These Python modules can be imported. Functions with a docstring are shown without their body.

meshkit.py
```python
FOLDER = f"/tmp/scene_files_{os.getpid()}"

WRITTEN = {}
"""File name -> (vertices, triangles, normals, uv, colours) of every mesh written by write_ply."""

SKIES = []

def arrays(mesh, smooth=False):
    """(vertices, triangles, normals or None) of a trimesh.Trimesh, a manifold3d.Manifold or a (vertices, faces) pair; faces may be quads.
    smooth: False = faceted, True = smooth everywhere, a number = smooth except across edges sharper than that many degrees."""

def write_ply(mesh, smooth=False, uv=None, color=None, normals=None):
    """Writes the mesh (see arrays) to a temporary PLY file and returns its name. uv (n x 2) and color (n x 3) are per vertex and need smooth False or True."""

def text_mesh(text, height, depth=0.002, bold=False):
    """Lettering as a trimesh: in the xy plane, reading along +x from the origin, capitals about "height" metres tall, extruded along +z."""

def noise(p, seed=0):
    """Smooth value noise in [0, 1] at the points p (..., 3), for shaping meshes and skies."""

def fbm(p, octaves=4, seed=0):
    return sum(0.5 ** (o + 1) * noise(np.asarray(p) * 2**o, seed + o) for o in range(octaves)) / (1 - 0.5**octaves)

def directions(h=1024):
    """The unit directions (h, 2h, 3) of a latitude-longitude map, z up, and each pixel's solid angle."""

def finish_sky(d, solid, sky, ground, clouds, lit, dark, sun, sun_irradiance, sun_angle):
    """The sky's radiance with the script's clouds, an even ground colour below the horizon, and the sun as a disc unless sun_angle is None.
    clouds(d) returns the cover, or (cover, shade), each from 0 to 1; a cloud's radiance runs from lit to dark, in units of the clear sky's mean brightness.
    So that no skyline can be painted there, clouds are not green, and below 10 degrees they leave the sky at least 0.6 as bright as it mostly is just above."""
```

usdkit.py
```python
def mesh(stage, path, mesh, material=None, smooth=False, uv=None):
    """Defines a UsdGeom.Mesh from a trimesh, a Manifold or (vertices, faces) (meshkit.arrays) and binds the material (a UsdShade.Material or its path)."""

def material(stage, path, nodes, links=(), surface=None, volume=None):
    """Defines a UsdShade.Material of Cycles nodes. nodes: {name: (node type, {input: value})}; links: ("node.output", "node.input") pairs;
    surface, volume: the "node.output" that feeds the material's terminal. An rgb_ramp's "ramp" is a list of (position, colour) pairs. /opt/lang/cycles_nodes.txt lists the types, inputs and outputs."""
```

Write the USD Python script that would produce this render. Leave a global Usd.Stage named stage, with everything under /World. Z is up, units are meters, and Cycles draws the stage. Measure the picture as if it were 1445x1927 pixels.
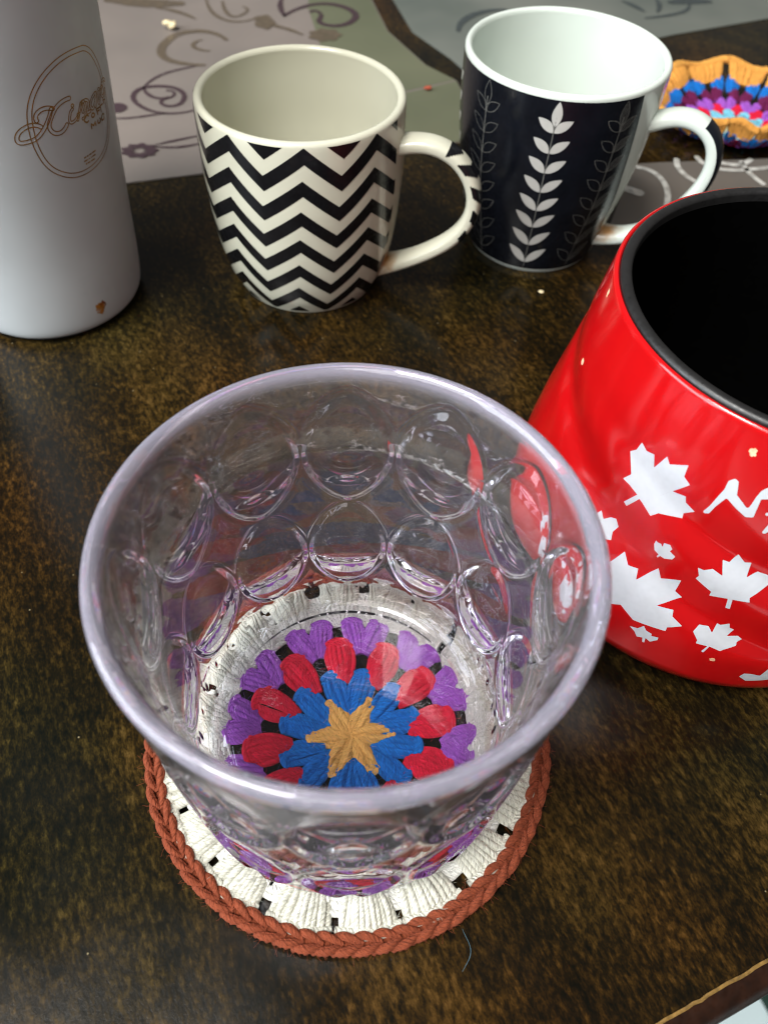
import math, random
import numpy as np, trimesh, usdkit
from pxr import Usd, UsdGeom, UsdLux, UsdShade, Gf, Sdf, Vt
from shapely.geometry import Polygon, LineString, Point, box as sbox
from shapely.ops import unary_union
from shapely import affinity

rng = np.random.default_rng(7)
stage = Usd.Stage.CreateInMemory()
UsdGeom.SetStageUpAxis(stage, 'Z')
UsdGeom.SetStageMetersPerUnit(stage, 1.0)
UsdGeom.Xform.Define(stage, '/World')
UsdGeom.Scope.Define(stage, '/World/Looks')
sin, cos, pi, rad = np.sin, np.cos, np.pi, np.radians

# ------------------------------------------------------------------ camera
PITCH, ROLL, EYE = rad(53.018), rad(3.6995), np.array([0, 0, .2238])
_u0 = np.array([0, sin(PITCH), cos(PITCH)]); _fw = np.array([0, cos(PITCH), -sin(PITCH)]); _x = np.array([1., 0, 0])
RIGHT = cos(ROLL) * _x + sin(ROLL) * _u0
UP = -sin(ROLL) * _x + cos(ROLL) * _u0
cam = UsdGeom.Camera.Define(stage, '/World/camera')
m4 = np.eye(4); m4[0, :3], m4[1, :3], m4[2, :3], m4[3, :3] = RIGHT, UP, -_fw, EYE
cam.AddTransformOp().Set(Gf.Matrix4d(m4.tolist()))
cam.CreateFocalLengthAttr(24.0)
cam.CreateHorizontalApertureAttr(24.0 * 1445 / 1467.551)
cam.CreateVerticalApertureAttr(24.0 * 1927 / 1467.551)
cam.CreateClippingRangeAttr((0.01, 100.0))
cam.CreateFStopAttr(12.0)
cam.CreateFocusDistanceAttr(.226)
cam.CreateExposureAttr(0.0)

# ------------------------------------------------------------------ light: a window to the left, a dim room around, two added lights overhead
def mat(name, nodes, links=(), surface='p.BSDF', volume=None):
    return usdkit.material(stage, '/World/Looks/' + name, nodes, links, surface=surface, volume=volume)

dome = UsdLux.DomeLight.Define(stage, '/World/room_light')
wm = mat('room_air', {'t': ('texture_coordinate', {}), 's': ('separate_xyz', {}), 'r': ('rgb_ramp', {'ramp': [(0, (.05, .045, .04)), (.5, (.17, .165, .155)), (.64, (.20, .195, .19)), (.78, (.20, .195, .19)), (.9, (.16, .16, .155)), (1, (.15, .15, .15))]}),
                      'm': ('map_range', {'from_min': -1., 'from_max': 1.}), 'b': ('background_shader', {'strength': .8})},
         [('t.generated', 's.vector'), ('s.z', 'm.value'), ('m.result', 'r.fac'), ('r.color', 'b.color')], surface='b.background')
UsdShade.MaterialBindingAPI.Apply(dome.GetPrim()).Bind(wm)

def rect(name, pos, target, w, h, power, color):
    l = UsdLux.RectLight.Define(stage, '/World/' + name)
    z = np.array(pos, float) - np.array(target, float); z /= np.linalg.norm(z)
    x = np.cross([0, 0, 1.], z); x /= np.linalg.norm(x); y = np.cross(z, x)
    M = np.eye(4); M[0, :3], M[1, :3], M[2, :3], M[3, :3] = x, y, z, pos
    l.AddTransformOp().Set(Gf.Matrix4d(M.tolist()))
    l.CreateWidthAttr(w); l.CreateHeightAttr(h); l.CreateIntensityAttr(power); l.CreateColorAttr(Gf.Vec3f(*color))
    return l
rect('window_light', (-1.45, -.35, .80), (0, .2, .05), 1.15, 1.25, 10.0, (.84, .93, 1.0))
rect('added_overhead_light', (-.50, -.35, 1.60), (-.47, -.21, 0), .52, .52, 42.0, (1.0, .985, .95))  # added lamp, brightens the yarn seen through the glass
rect('added_high_fill', (-.66, -.92, 1.72), (0, .12, 0), 1.55, 1.4, 5.0, (1.0, .985, .95))  # added broad fill from high behind the camera, no such opening known

# ------------------------------------------------------------------ helpers
_names = {}
def numbered(parent, name):
    k = (parent, name); n = _names.get(k, 0); _names[k] = n + 1
    return name if n == 0 else f'{name}_{n:03d}'
def data(prim, **kw):
    for k, v in kw.items():
        if v: prim.SetCustomDataByKey(k, v)
def thing(name, label, category, group=None, loc=(0, 0, 0)):
    x = UsdGeom.Xform.Define(stage, '/World/' + numbered('/World', name))
    x.AddTranslateOp().Set(Gf.Vec3d(*map(float, loc)))
    data(x.GetPrim(), label=label, category=category, group=group)
    return str(x.GetPath())
def part(parent, name, mesh, material, smooth=35, uv=None, **kw):
    path = parent + '/' + numbered(parent, name)
    m = usdkit.mesh(stage, path, mesh, material, smooth=smooth, uv=uv)
    data(m.GetPrim(), **kw)
    return path
def top(name, mesh, material, smooth=35, uv=None, **kw):
    return part('/World', name, mesh, material, smooth, uv, **kw)

def grid_faces(n, m, wrap_n=False, wrap_m=False):
    i, j = np.meshgrid(np.arange(n if wrap_n else n - 1), np.arange(m if wrap_m else m - 1), indexing='ij')
    i2, j2 = (i + 1) % n, (j + 1) % m
    q = np.stack([i * m + j, i2 * m + j, i2 * m + j2, i * m + j2], -1).reshape(-1, 4)
    return q
def tri(q): return np.vstack([q[:, [0, 1, 2]], q[:, [0, 2, 3]]])

def lathe(profile, n=192, mod=None):
    """Closed or axis-ended profile [(r, z)] (outer side first, going up, then inside down); mod(theta, r, z) -> r."""
    p = np.asarray(profile, float); th = np.arange(n) / n * 2 * pi
    r = np.repeat(p[None, :, 0], n, 0); z = np.repeat(p[None, :, 1], n, 0)
    T = np.repeat(th[:, None], len(p), 1)
    if mod is not None: r = mod(T, r, z)
    v = np.stack([r * cos(T), r * sin(T), z], -1).reshape(-1, 3)
    return v, tri(grid_faces(n, len(p), wrap_n=True))

def spline(pts, n):
    from scipy.interpolate import CubicSpline
    p = np.asarray(pts, float); d = np.r_[0, np.cumsum(np.linalg.norm(np.diff(p, axis=0), axis=1))]
    return CubicSpline(d, p)(np.linspace(0, d[-1], n))
def resample(pts, n):
    p = np.asarray(pts, float); d = np.r_[0, np.cumsum(np.linalg.norm(np.diff(p, axis=0), axis=1))]
    t = np.linspace(0, d[-1], n)
    return np.stack([np.interp(t, d, p[:, k]) for k in range(p.shape[1])], 1)
def smooth_poly(poly, n=6):
    """A closed outline rounded a little."""
    return poly.buffer(-.12).buffer(.24, quad_segs=4).buffer(-.12, quad_segs=4)

def polys(g):
    return [q for q in getattr(g, 'geoms', [g]) if q.geom_type == 'Polygon' and q.area > 1e-6]
def flat(geom, edge):
    """Triangles (2-D) of a shapely geometry, no edge longer than edge."""
    vs, fs, n = [], [], 0
    for q in polys(geom):
        v, f = trimesh.creation.triangulate_polygon(q, engine='earcut')
        v3, f = trimesh.remesh.subdivide_to_size(np.c_[v, np.zeros(len(v))], f, edge, max_iter=12)
        m = trimesh.Trimesh(v3, f, process=True)
        v3, f = np.array(m.vertices), np.array(m.faces)
        s = np.cross(v3[f[:, 1]] - v3[f[:, 0]], v3[f[:, 2]] - v3[f[:, 0]])[:, 2]
        f[s < 0] = f[s < 0][:, ::-1]
        vs.append(v3[:, :2]); fs.append(f + n); n += len(v3)
    return np.vstack(vs), np.vstack(fs)
MM = .001
def decal(geom, R, r0, off, edge=2.0):
    """Print on a surface of revolution: geom in (arc mm at radius r0, z mm); R(theta, z)."""
    v, f = flat(geom, edge)
    th, z = v[:, 0] * MM / r0, v[:, 1] * MM
    r = R(th, z) + off
    return np.stack([r * cos(th), r * sin(th), z], 1), f
def deg2arc(pts, r0): return [(math.radians(t) * r0 * 1000, z) for t, z in pts]
def ribbon(pts, width, r0=None, caps=1):
    return LineString(pts).buffer(width / 2, cap_style=caps, quad_segs=6)
def curve2(pts, n=40): return [tuple(p) for p in spline(pts, n)]

def tube(path, radius, sides=10, flatten=None, uvs=False, closed_ends=True, frame_up=None):
    """A round tube; radius scalar or per point; flatten=(a, b) scales the two section axes."""
    p = np.asarray(path, float); n = len(p); r = np.broadcast_to(np.asarray(radius, float), (n,))
    t = np.gradient(p, axis=0); t /= np.linalg.norm(t, axis=1, keepdims=True) + 1e-12
    up = np.array([0, 0, 1.]) if frame_up is None else np.asarray(frame_up, float)
    a = np.cross(t, np.broadcast_to(up, t.shape)); ln = np.linalg.norm(a, axis=1, keepdims=True)
    a = np.where(ln > 1e-4, a / np.maximum(ln, 1e-9), np.array([1., 0, 0])); b = np.cross(a, t)
    return p, t, a, b, r
def sweep(path, wa, wb, sides=20, frame_up=None, power=2.6):
    """Rounded-rectangle section swept along path; wa, wb half sizes per point."""
    p, t, a, b, _ = tube(path, 1, frame_up=frame_up); n = len(p)
    ph = np.arange(sides) / sides * 2 * pi
    ca, sb = np.sign(cos(ph)) * np.abs(cos(ph)) ** (2 / power), np.sign(sin(ph)) * np.abs(sin(ph)) ** (2 / power)
    wa, wb = np.broadcast_to(wa, (n,)), np.broadcast_to(wb, (n,))
    v = p[:, None] + a[:, None] * (wa[:, None] * ca)[..., None] + b[:, None] * (wb[:, None] * sb)[..., None]
    f = tri(grid_faces(n, sides, wrap_m=True))
    v = np.vstack([v.reshape(-1, 3), p[:1], p[-1:]])
    k = np.arange(sides); k2 = (k + 1) % sides; e = (n - 1) * sides
    f = np.vstack([f, np.stack([0 * k + n * sides, k2, k], 1), np.stack([0 * k + n * sides + 1, e + k, e + k2], 1)])
    return v, f

def join(ms):
    vs, fs, n = [], [], 0
    for v, f in ms:
        vs.append(v); fs.append(np.asarray(f) + n); n += len(v)
    return np.vstack(vs), np.vstack(fs)

# ------------------------------------------------------------------ materials
def glossy(name, color, rough=.25, var=.06, scale=60., bump=0., **kw):
    """Painted, glazed or moulded surface with a little unevenness in tone and gloss."""
    c = np.array(color)
    nodes = {'g': ('geometry', {}), 'n': ('noise_texture', {'scale': scale, 'detail': 4.}), 'r': ('rgb_ramp', {'ramp': [(.3, tuple(c * (1 - var))), (.7, tuple(np.minimum(c * (1 + var), .95)))]}),
             'q': ('map_range', {'from_min': .3, 'from_max': .7, 'to_min': rough * .8, 'to_max': rough * 1.3}), 'n2': ('noise_texture', {'scale': scale * 3.3, 'detail': 3.}), 'p': ('principled_bsdf', dict(kw))}
    links = [('g.position', 'n.vector'), ('g.position', 'n2.vector'), ('n.fac', 'r.fac'), ('r.color', 'p.base_color'), ('n2.fac', 'q.value'), ('q.result', 'p.roughness')]
    if bump:
        nodes['b'] = ('bump', {'strength': 1.0, 'distance': bump}); links += [('n2.fac', 'b.height'), ('b.normal', 'p.normal')]
    return mat(name, nodes, links)
def yarn(name, color, var=.5):
    c = np.array(color)
    return mat(name, {'t': ('texture_coordinate', {}), 'sep': ('separate_xyz', {}), 'tw': ('math', {'math_type': 'multiply_add', 'value2': 260.}), 'c': ('combine_xyz', {}), 'u': ('math', {'math_type': 'multiply', 'value2': 330.}),
                      'n': ('noise_texture', {'scale': 1.0, 'detail': 3., 'roughness': .65}), 'v9': ('math', {'math_type': 'multiply', 'value2': 7.}),
                      'ply': ('math', {'math_type': 'multiply', 'value2': 18.85}), 'sn': ('math', {'math_type': 'sine'}), 'h': ('math', {'math_type': 'multiply_add', 'value2': .09}),
                      'r': ('rgb_ramp', {'ramp': [(.25, tuple(c * (1 - var))), (.75, tuple(c * min(1 + var, .97 / c.max())))]}),  # tone variation whose dark streaks also paint shade between the fibres
                      'b': ('bump', {'strength': 1., 'distance': .0009}),
                      'p': ('principled_bsdf', {'roughness': .85, 'specular_ior_level': .2, 'sheen_weight': .35, 'sheen_roughness': .5, 'sheen_tint': tuple(np.minimum(c * 1.5 + .05, 1))})},
               [('t.UV', 'sep.vector'), ('sep.x', 'tw.value1'), ('sep.y', 'tw.value3'), ('sep.x', 'u.value1'), ('tw.value', 'v9.value1'), ('u.value', 'c.x'), ('v9.value', 'c.y'), ('c.vector', 'n.vector'),
                ('tw.value', 'ply.value1'), ('ply.value', 'sn.value1'), ('sn.value', 'h.value1'), ('n.fac', 'h.value3'), ('n.fac', 'r.fac'), ('r.color', 'p.base_color'), ('h.value', 'b.height'), ('b.normal', 'p.normal')])
Y = {k: yarn('yarn_' + k, c) for k, c in dict(cream=(.99, .54, .15), blue=(.006, .15, .52), red=(.78, .010, .045), purple=(.33, .09, .50), white=(.56, .55, .47), white_lifted=(.80, .79, .73), rust=(.20, .043, .017),  # second white lightened to paint in light lost under the glass
                                             orange=(.90, .40, .08), sky=(.22, .60, .78), maroon=(.13, .008, .06), pale=(.78, .74, .42)).items()}
GLASS = mat('tumbler_glass', {'g': ('geometry', {}), 's': ('separate_xyz', {}), 'h': ('rgb_ramp', {'ramp': [(0., (1., 1., 1.)), (.13, (1., 1., 1.)), (.24, (.975, .975, .975)), (.955, (.975, .975, .975)), (.985, (.82, .82, .82)), (1., (.82, .82, .82))]}), 'zz': ('math', {'math_type': 'multiply', 'value2': 10.1}),  # piped light painted as a milky lilac rim and faint wall haze
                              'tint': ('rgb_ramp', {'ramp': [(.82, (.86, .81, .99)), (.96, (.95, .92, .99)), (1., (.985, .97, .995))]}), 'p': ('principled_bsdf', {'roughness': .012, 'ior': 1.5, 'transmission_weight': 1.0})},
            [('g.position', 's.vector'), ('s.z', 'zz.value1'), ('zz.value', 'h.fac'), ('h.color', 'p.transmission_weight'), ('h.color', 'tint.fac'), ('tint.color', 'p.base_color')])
CERAMIC = glossy('white_glaze', (0.6016, 0.651, 0.592), .10, .03, 30.)
CERAMIC_CREAM = glossy('cream_glaze', (.55, .54, .43), .12, .03, 30.)
BLACK_PRINT = glossy('black_print', (.006, .006, .007), .2, .2, 120., specular_ior_level=.3)
NAVY_PRINT = glossy('ink_black_print', (.005, .006, .009), .18, .2, 120., specular_ior_level=.3)
LEAF_PRINT = glossy('pale_leaf_print', (0.448, 0.44, 0.408), .2, .06, 200.)
GREY_LINE = glossy('grey_line_print', (.13, .13, .12), .2, .15, 200.)
RED = glossy('red_enamel', (.42, .0028, .0042), .13, .05, 25., coat_weight=.15, coat_roughness=.05)
WHITE_PRINT = glossy('white_print', (0.492, 0.5084, 0.5412), .3, .03, 150.)
DARK_RIM = glossy('dark_rim', (0.0099, 0.00935, 0.00935), .38, .2, 300.)
DARK_LINER = glossy('black_liner', (.0012, .0012, .0012), .6, .1, 100., specular_ior_level=.02)
CHIP = glossy('chipped_spot', (.75, .42, .25), .6, .2, 900.)
BOTTLE = glossy('white_matte_coat', (.44, .465, .475), .42, .03, 40., bump=.00002)
GOLD = glossy('gold_print', (.27, .14, .03), .32, .3, 500., metallic=.35)
BASE_RUBBER = glossy('black_base', (.01, .01, .011), .5, .1, 100.)
def stain(name, color, lo, hi, scale=260.):
    return mat(name, {'g': ('geometry', {}), 'n': ('noise_texture', {'scale': scale, 'detail': 4.}), 'f': ('map_range', {'from_min': lo, 'from_max': hi, 'clamp': True}), 't': ('transparent_bsdf', {'color': (1, 1, 1)}),
                      'p': ('principled_bsdf', {'base_color': color, 'roughness': .4}), 'm': ('mix_closure', {})},
               [('g.position', 'n.vector'), ('n.fac', 'f.value'), ('f.result', 'm.fac'), ('t.BSDF', 'm.closure1'), ('p.BSDF', 'm.closure2')], surface='m.closure')
COFFEE = stain('coffee_stain', (.34, .13, .012), .30, .52)
WOOD = mat('dark_laminate', {
    'g': ('geometry', {}), 'mp': ('mapping', {'mapping_type': 'point', 'rotation': (0, 0, rad(-116.6))}),
    'st': ('vector_math', {'math_type': 'multiply', 'vector2': (.5, 1., 1.)}), 'st2': ('vector_math', {'math_type': 'multiply', 'vector2': (.45, 1., 1.)}),
    'big': ('noise_texture', {'scale': 26., 'detail': 6., 'roughness': .68, 'distortion': .6}), 'mid': ('noise_texture', {'scale': 480., 'detail': 4., 'roughness': .7}), 'fine': ('noise_texture', {'scale': 800., 'detail': 4., 'roughness': .7}),
    'fl': ('voronoi_texture', {'scale': 130., 'randomness': 1.}),
    'a': ('math', {'math_type': 'multiply_add', 'value2': 1.0}), 'b': ('math', {'math_type': 'multiply_add', 'value2': .7}), 'off': ('math', {'math_type': 'subtract', 'value2': .85}),
    'r': ('rgb_ramp', {'ramp': [(.25, (.0024, .0026, .0018)), (.42, (.0062, .0046, .0022)), (.53, (.0130, .0085, .0028)), (.63, (.026, .0160, .0042)), (.78, (.056, .034, .010)), (.95, (.11, .070, .024))]}),
    'hue': ('noise_texture', {'scale': 9., 'detail': 2.}), 'hr': ('rgb_ramp', {'ramp': [(.35, (1.15, .86, .65)), (.65, (.92, 1.08, 1.05))]}), 'fk': ('map_range', {'from_min': .045, 'from_max': .03, 'to_min': 0., 'to_max': .35, 'clamp': True}), 'spk': ('mix', {'mix_type': 'mix', 'color2': (.42, .34, .20)}), 'mul': ('mix', {'mix_type': 'multiply', 'fac': 1.}),
    'sm': ('noise_texture', {'scale': 26., 'detail': 4.}), 'q': ('map_range', {'from_min': .3, 'from_max': .7, 'to_min': .13, 'to_max': .24}),
    'bp': ('bump', {'strength': .35, 'distance': .00012}), 'p': ('principled_bsdf', {'specular_ior_level': .2})},
    [('g.position', 'mp.vector'), ('mp.vector', 'st.vector1'), ('mp.vector', 'st2.vector1'), ('st2.vector', 'big.vector'), ('st.vector', 'mid.vector'), ('st.vector', 'fine.vector'), ('mp.vector', 'fl.vector'),
     ('mid.fac', 'a.value1'), ('big.fac', 'a.value3'), ('fine.fac', 'b.value1'), ('a.value', 'b.value3'), ('b.value', 'off.value1'), ('off.value', 'r.fac'),
     ('g.position', 'hue.vector'), ('hue.fac', 'hr.fac'), ('r.color', 'mul.color1'), ('hr.color', 'mul.color2'), ('mul.color', 'spk.color1'), ('fl.distance', 'fk.value'), ('fk.result', 'spk.fac'), ('spk.color', 'p.base_color'),
     ('g.position', 'sm.vector'), ('sm.fac', 'q.value'), ('q.result', 'p.roughness'), ('fine.fac', 'bp.height'), ('bp.normal', 'p.normal')])
EDGE_GOLD = glossy('worn_gold_edge', (.15, .085, .02), .45, .5, 500.)
EDGE_WOOD = glossy('dark_edge_wood', (.016, .0055, .0025), .35, .4, 200., specular_ior_level=.25)
def cloth(name, a, b, rough=.5):
    return mat(name, {'g': ('geometry', {}), 'n': ('noise_texture', {'scale': 9., 'detail': 3.}), 'r': ('rgb_ramp', {'ramp': [(.35, a), (.65, b)]}), 'n2': ('noise_texture', {'scale': 500., 'detail': 3.}),
                      'bp': ('bump', {'strength': .4, 'distance': .0002}), 'p': ('principled_bsdf', {'roughness': rough, 'specular_ior_level': .4})},
               [('g.position', 'n.vector'), ('g.position', 'n2.vector'), ('n.fac', 'r.fac'), ('r.color', 'p.base_color'), ('n2.fac', 'bp.height'), ('bp.normal', 'p.normal')])
MAT_MAUVE = cloth('mauve_vinyl', (0.1558, 0.1318, 0.1167), (0.1982, 0.1652, 0.1441))
MAT_GREEN = cloth('sage_vinyl', (0.09408, 0.1004, 0.06093), (0.121, 0.1236, 0.07616))
MAT_BLUE = cloth('slate_vinyl', (0.09392, 0.1063, 0.0918), (0.1547, 0.1594, 0.1378))
MAT_BEIGE = cloth('beige_vinyl', (0.104, 0.092, 0.08), (0.136, 0.12, 0.104))
SCROLL = stain('plum_scroll_print', (.045, .025, .03), .05, .50, 220.)
SCROLL_PALE = stain('olive_scroll_print', (.10, .075, .05), .05, .60, 220.)
SCROLL_DARK = stain('slate_scroll_print', (.045, .055, .055), .15, .55, 220.)
SCROLL_WHITE = stain('white_scroll_print', (.55, .54, .50), .15, .6, 220.)
FLOOR = cloth('pale_tile', (.58, .70, .72), (.66, .78, .80), .35)
GREEN_MAT = cloth('dark_green_rug', (.008, .03, .02), (.012, .04, .03), .8)
CRUMB = glossy('crumb_tan', (.62, .50, .30), .7, .3, 900.)
CRUMB_RED = glossy('crumb_red', (.30, .05, .02), .7, .3, 900.)
LINT = glossy('blue_lint', (.05, .10, .13), .9, .2, 900.)

def stained(name, color, centre, reach):
    """Glaze with a dried coffee stain of ragged outline round one spot."""
    return mat(name, {'g': ('geometry', {}), 'd': ('vector_math', {'math_type': 'distance', 'vector2': centre}), 'n': ('noise_texture', {'scale': 320., 'detail': 4.}), 'w': ('math', {'math_type': 'multiply_add', 'value2': .007}),
                      'f': ('map_range', {'from_min': reach + .005, 'from_max': reach - .001, 'to_min': 0., 'to_max': .9, 'clamp': True}), 'x': ('mix', {'color1': color, 'color2': (.36, .15, .018)}), 'p': ('principled_bsdf', {'roughness': .12})},
               [('g.position', 'd.vector1'), ('g.position', 'n.vector'), ('n.fac', 'w.value1'), ('d.value', 'w.value3'), ('w.value', 'f.value'), ('f.result', 'x.fac'), ('x.color', 'p.base_color')])

# ------------------------------------------------------------------ outlines of the prints, (angle in degrees, height in mm) or (x, y) in mm
T_RED = {'l1': [(-144.28, 80.04), (-142.12, 78.93), (-139.86, 79.69), (-138.42, 76.08), (-136.82, 81.71), (-135.36, 80.16), (-131.33, 83.11), (-130.87, 79.58), (-128.69, 78.28), (-131.65, 73.26), (-128.21, 74.33), (-127.56, 72.52), (-124.62, 71.26), (-126.73, 68.83), (-126.38, 67.35), (-131.77, 65.41), (-133.08, 63.44), (-136.43, 65.28), (-137.55, 65.71), (-139.63, 60.72), (-140.83, 61.3), (-138.59, 66.37), (-141.73, 67.21), (-143.97, 67.33), (-142.68, 69.97), (-146.13, 75.06), (-144.77, 76.86)], 'l2': [(-134.14, 47.72), (-131.58, 44.85), (-129.12, 45.51), (-128.14, 42.25), (-125.03, 49.18), (-123.34, 46.37), (-119.01, 49.53), (-118.9, 44.68), (-116.72, 43.68), (-120.93, 38.14), (-117.01, 38.97), (-116.42, 36.91), (-113.36, 35.1), (-116.24, 32.55), (-116.08, 30.87), (-123.86, 28.56), (-128.19, 31.3), (-131.31, 28.12), (-131.72, 29.27), (-130.55, 30.68), (-133.27, 31.69), (-135.55, 36.31), (-137.3, 36.75), (-135.83, 42.11)], 'l3': [(-110.74, 64.05), (-108.46, 62.11), (-107.03, 62.71), (-106.39, 58.08), (-104.66, 60.47), (-102.13, 60.17), (-99.9, 58.84), (-103.56, 52.8), (-103.03, 51.35), (-106.79, 50.7), (-106.04, 46.79), (-107.03, 46.55), (-107.78, 50.46), (-111.76, 48.98), (-111.85, 50.64), (-116.53, 52.88), (-116.17, 54.25), (-117.35, 56.63), (-115.88, 56.66), (-114.31, 57.97), (-111.57, 56.94), (-113.28, 61.03), (-111.63, 60.93)], 'l4': [(-106.44, 39.23), (-105.51, 38.98), (-103.85, 40.56), (-103.27, 38.87), (-102.1, 38.59), (-102.87, 35.7), (-100.45, 36.52), (-99.18, 35.57), (-100.03, 34.31), (-99.81, 33.16), (-102.06, 31.25), (-102.69, 30.36), (-105.44, 31.12), (-105.96, 27.94), (-106.52, 28.3), (-105.93, 31.03), (-108.62, 30.8), (-108.71, 32.14), (-110.57, 34.62), (-110.05, 37.25), (-107.9, 37.5), (-106.44, 35.71)], 'l5': [(-128.89, 57.69), (-128.25, 57.42), (-127.36, 57.65), (-126.78, 56.76), (-126.96, 58.55), (-125.42, 59.02), (-124.54, 58.1), (-124.79, 57.07), (-123.88, 56.71), (-123.07, 56.38), (-123.34, 54.93), (-125.07, 53.58), (-126.23, 53.59), (-126.54, 52.46), (-126.92, 52.7), (-126.69, 53.75), (-128.07, 54.22), (-128.86, 56.05)], 'l6': [(-123.85, 25.24), (-121.91, 26.25), (-120.94, 28.69), (-119.89, 27.24), (-118.39, 27.06), (-118.25, 26.09), (-116.63, 26.87), (-116.49, 25.55), (-117.79, 23.08), (-119.14, 23.82), (-118.78, 21.36), (-119.28, 21.0), (-119.76, 23.3), (-121.08, 22.25), (-122.16, 24.1)], 'l7': [(-94.41, 19.23), (-93.97, 21.5), (-92.31, 21.76), (-89.93, 21.08), (-89.45, 25.22), (-86.95, 23.51), (-85.26, 19.31), (-87.74, 18.18), (-90.64, 17.2), (-91.96, 16.86)], 'l8': [(-145.1, 53.04), (-143.27, 51.47), (-141.91, 53.42), (-140.46, 54.34), (-138.88, 52.65), (-139.42, 50.27), (-138.51, 48.07), (-140.25, 47.06), (-142.48, 46.84), (-144.72, 47.99), (-145.95, 50.26)], 'n1': [(-123.12, 72.54), (-122.39, 75.67), (-121.91, 79.41), (-121.51, 82.05), (-121.69, 84.73), (-120.72, 86.03), (-119.71, 85.72), (-119.09, 84.01), (-118.47, 82.05), (-116.61, 80.78), (-114.82, 79.42), (-114.65, 80.94), (-114.58, 83.78), (-114.31, 85.76), (-113.68, 86.91), (-112.27, 88.15), (-110.82, 84.96), (-112.35, 84.0), (-113.43, 83.45), (-113.09, 80.82), (-112.75, 77.75), (-114.29, 77.06), (-116.85, 78.25), (-120.1, 80.1), (-121.2, 76.23), (-121.65, 73.18), (-122.73, 72.31)], 'n2': [(-111.48, 79.65), (-110.55, 80.53), (-109.19, 81.31), (-108.76, 80.33), (-110.94, 79.3)], 'n3': [(-109.37, 73.73), (-109.05, 77.08), (-108.7, 78.69), (-107.8, 78.13), (-108.18, 75.04), (-108.84, 73.64)]}
T_CHIPS = [(-183.97, 96.62), (-177.73, 77.77), (-120.38, 94.34), (-103.07, 25.8)]
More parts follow.
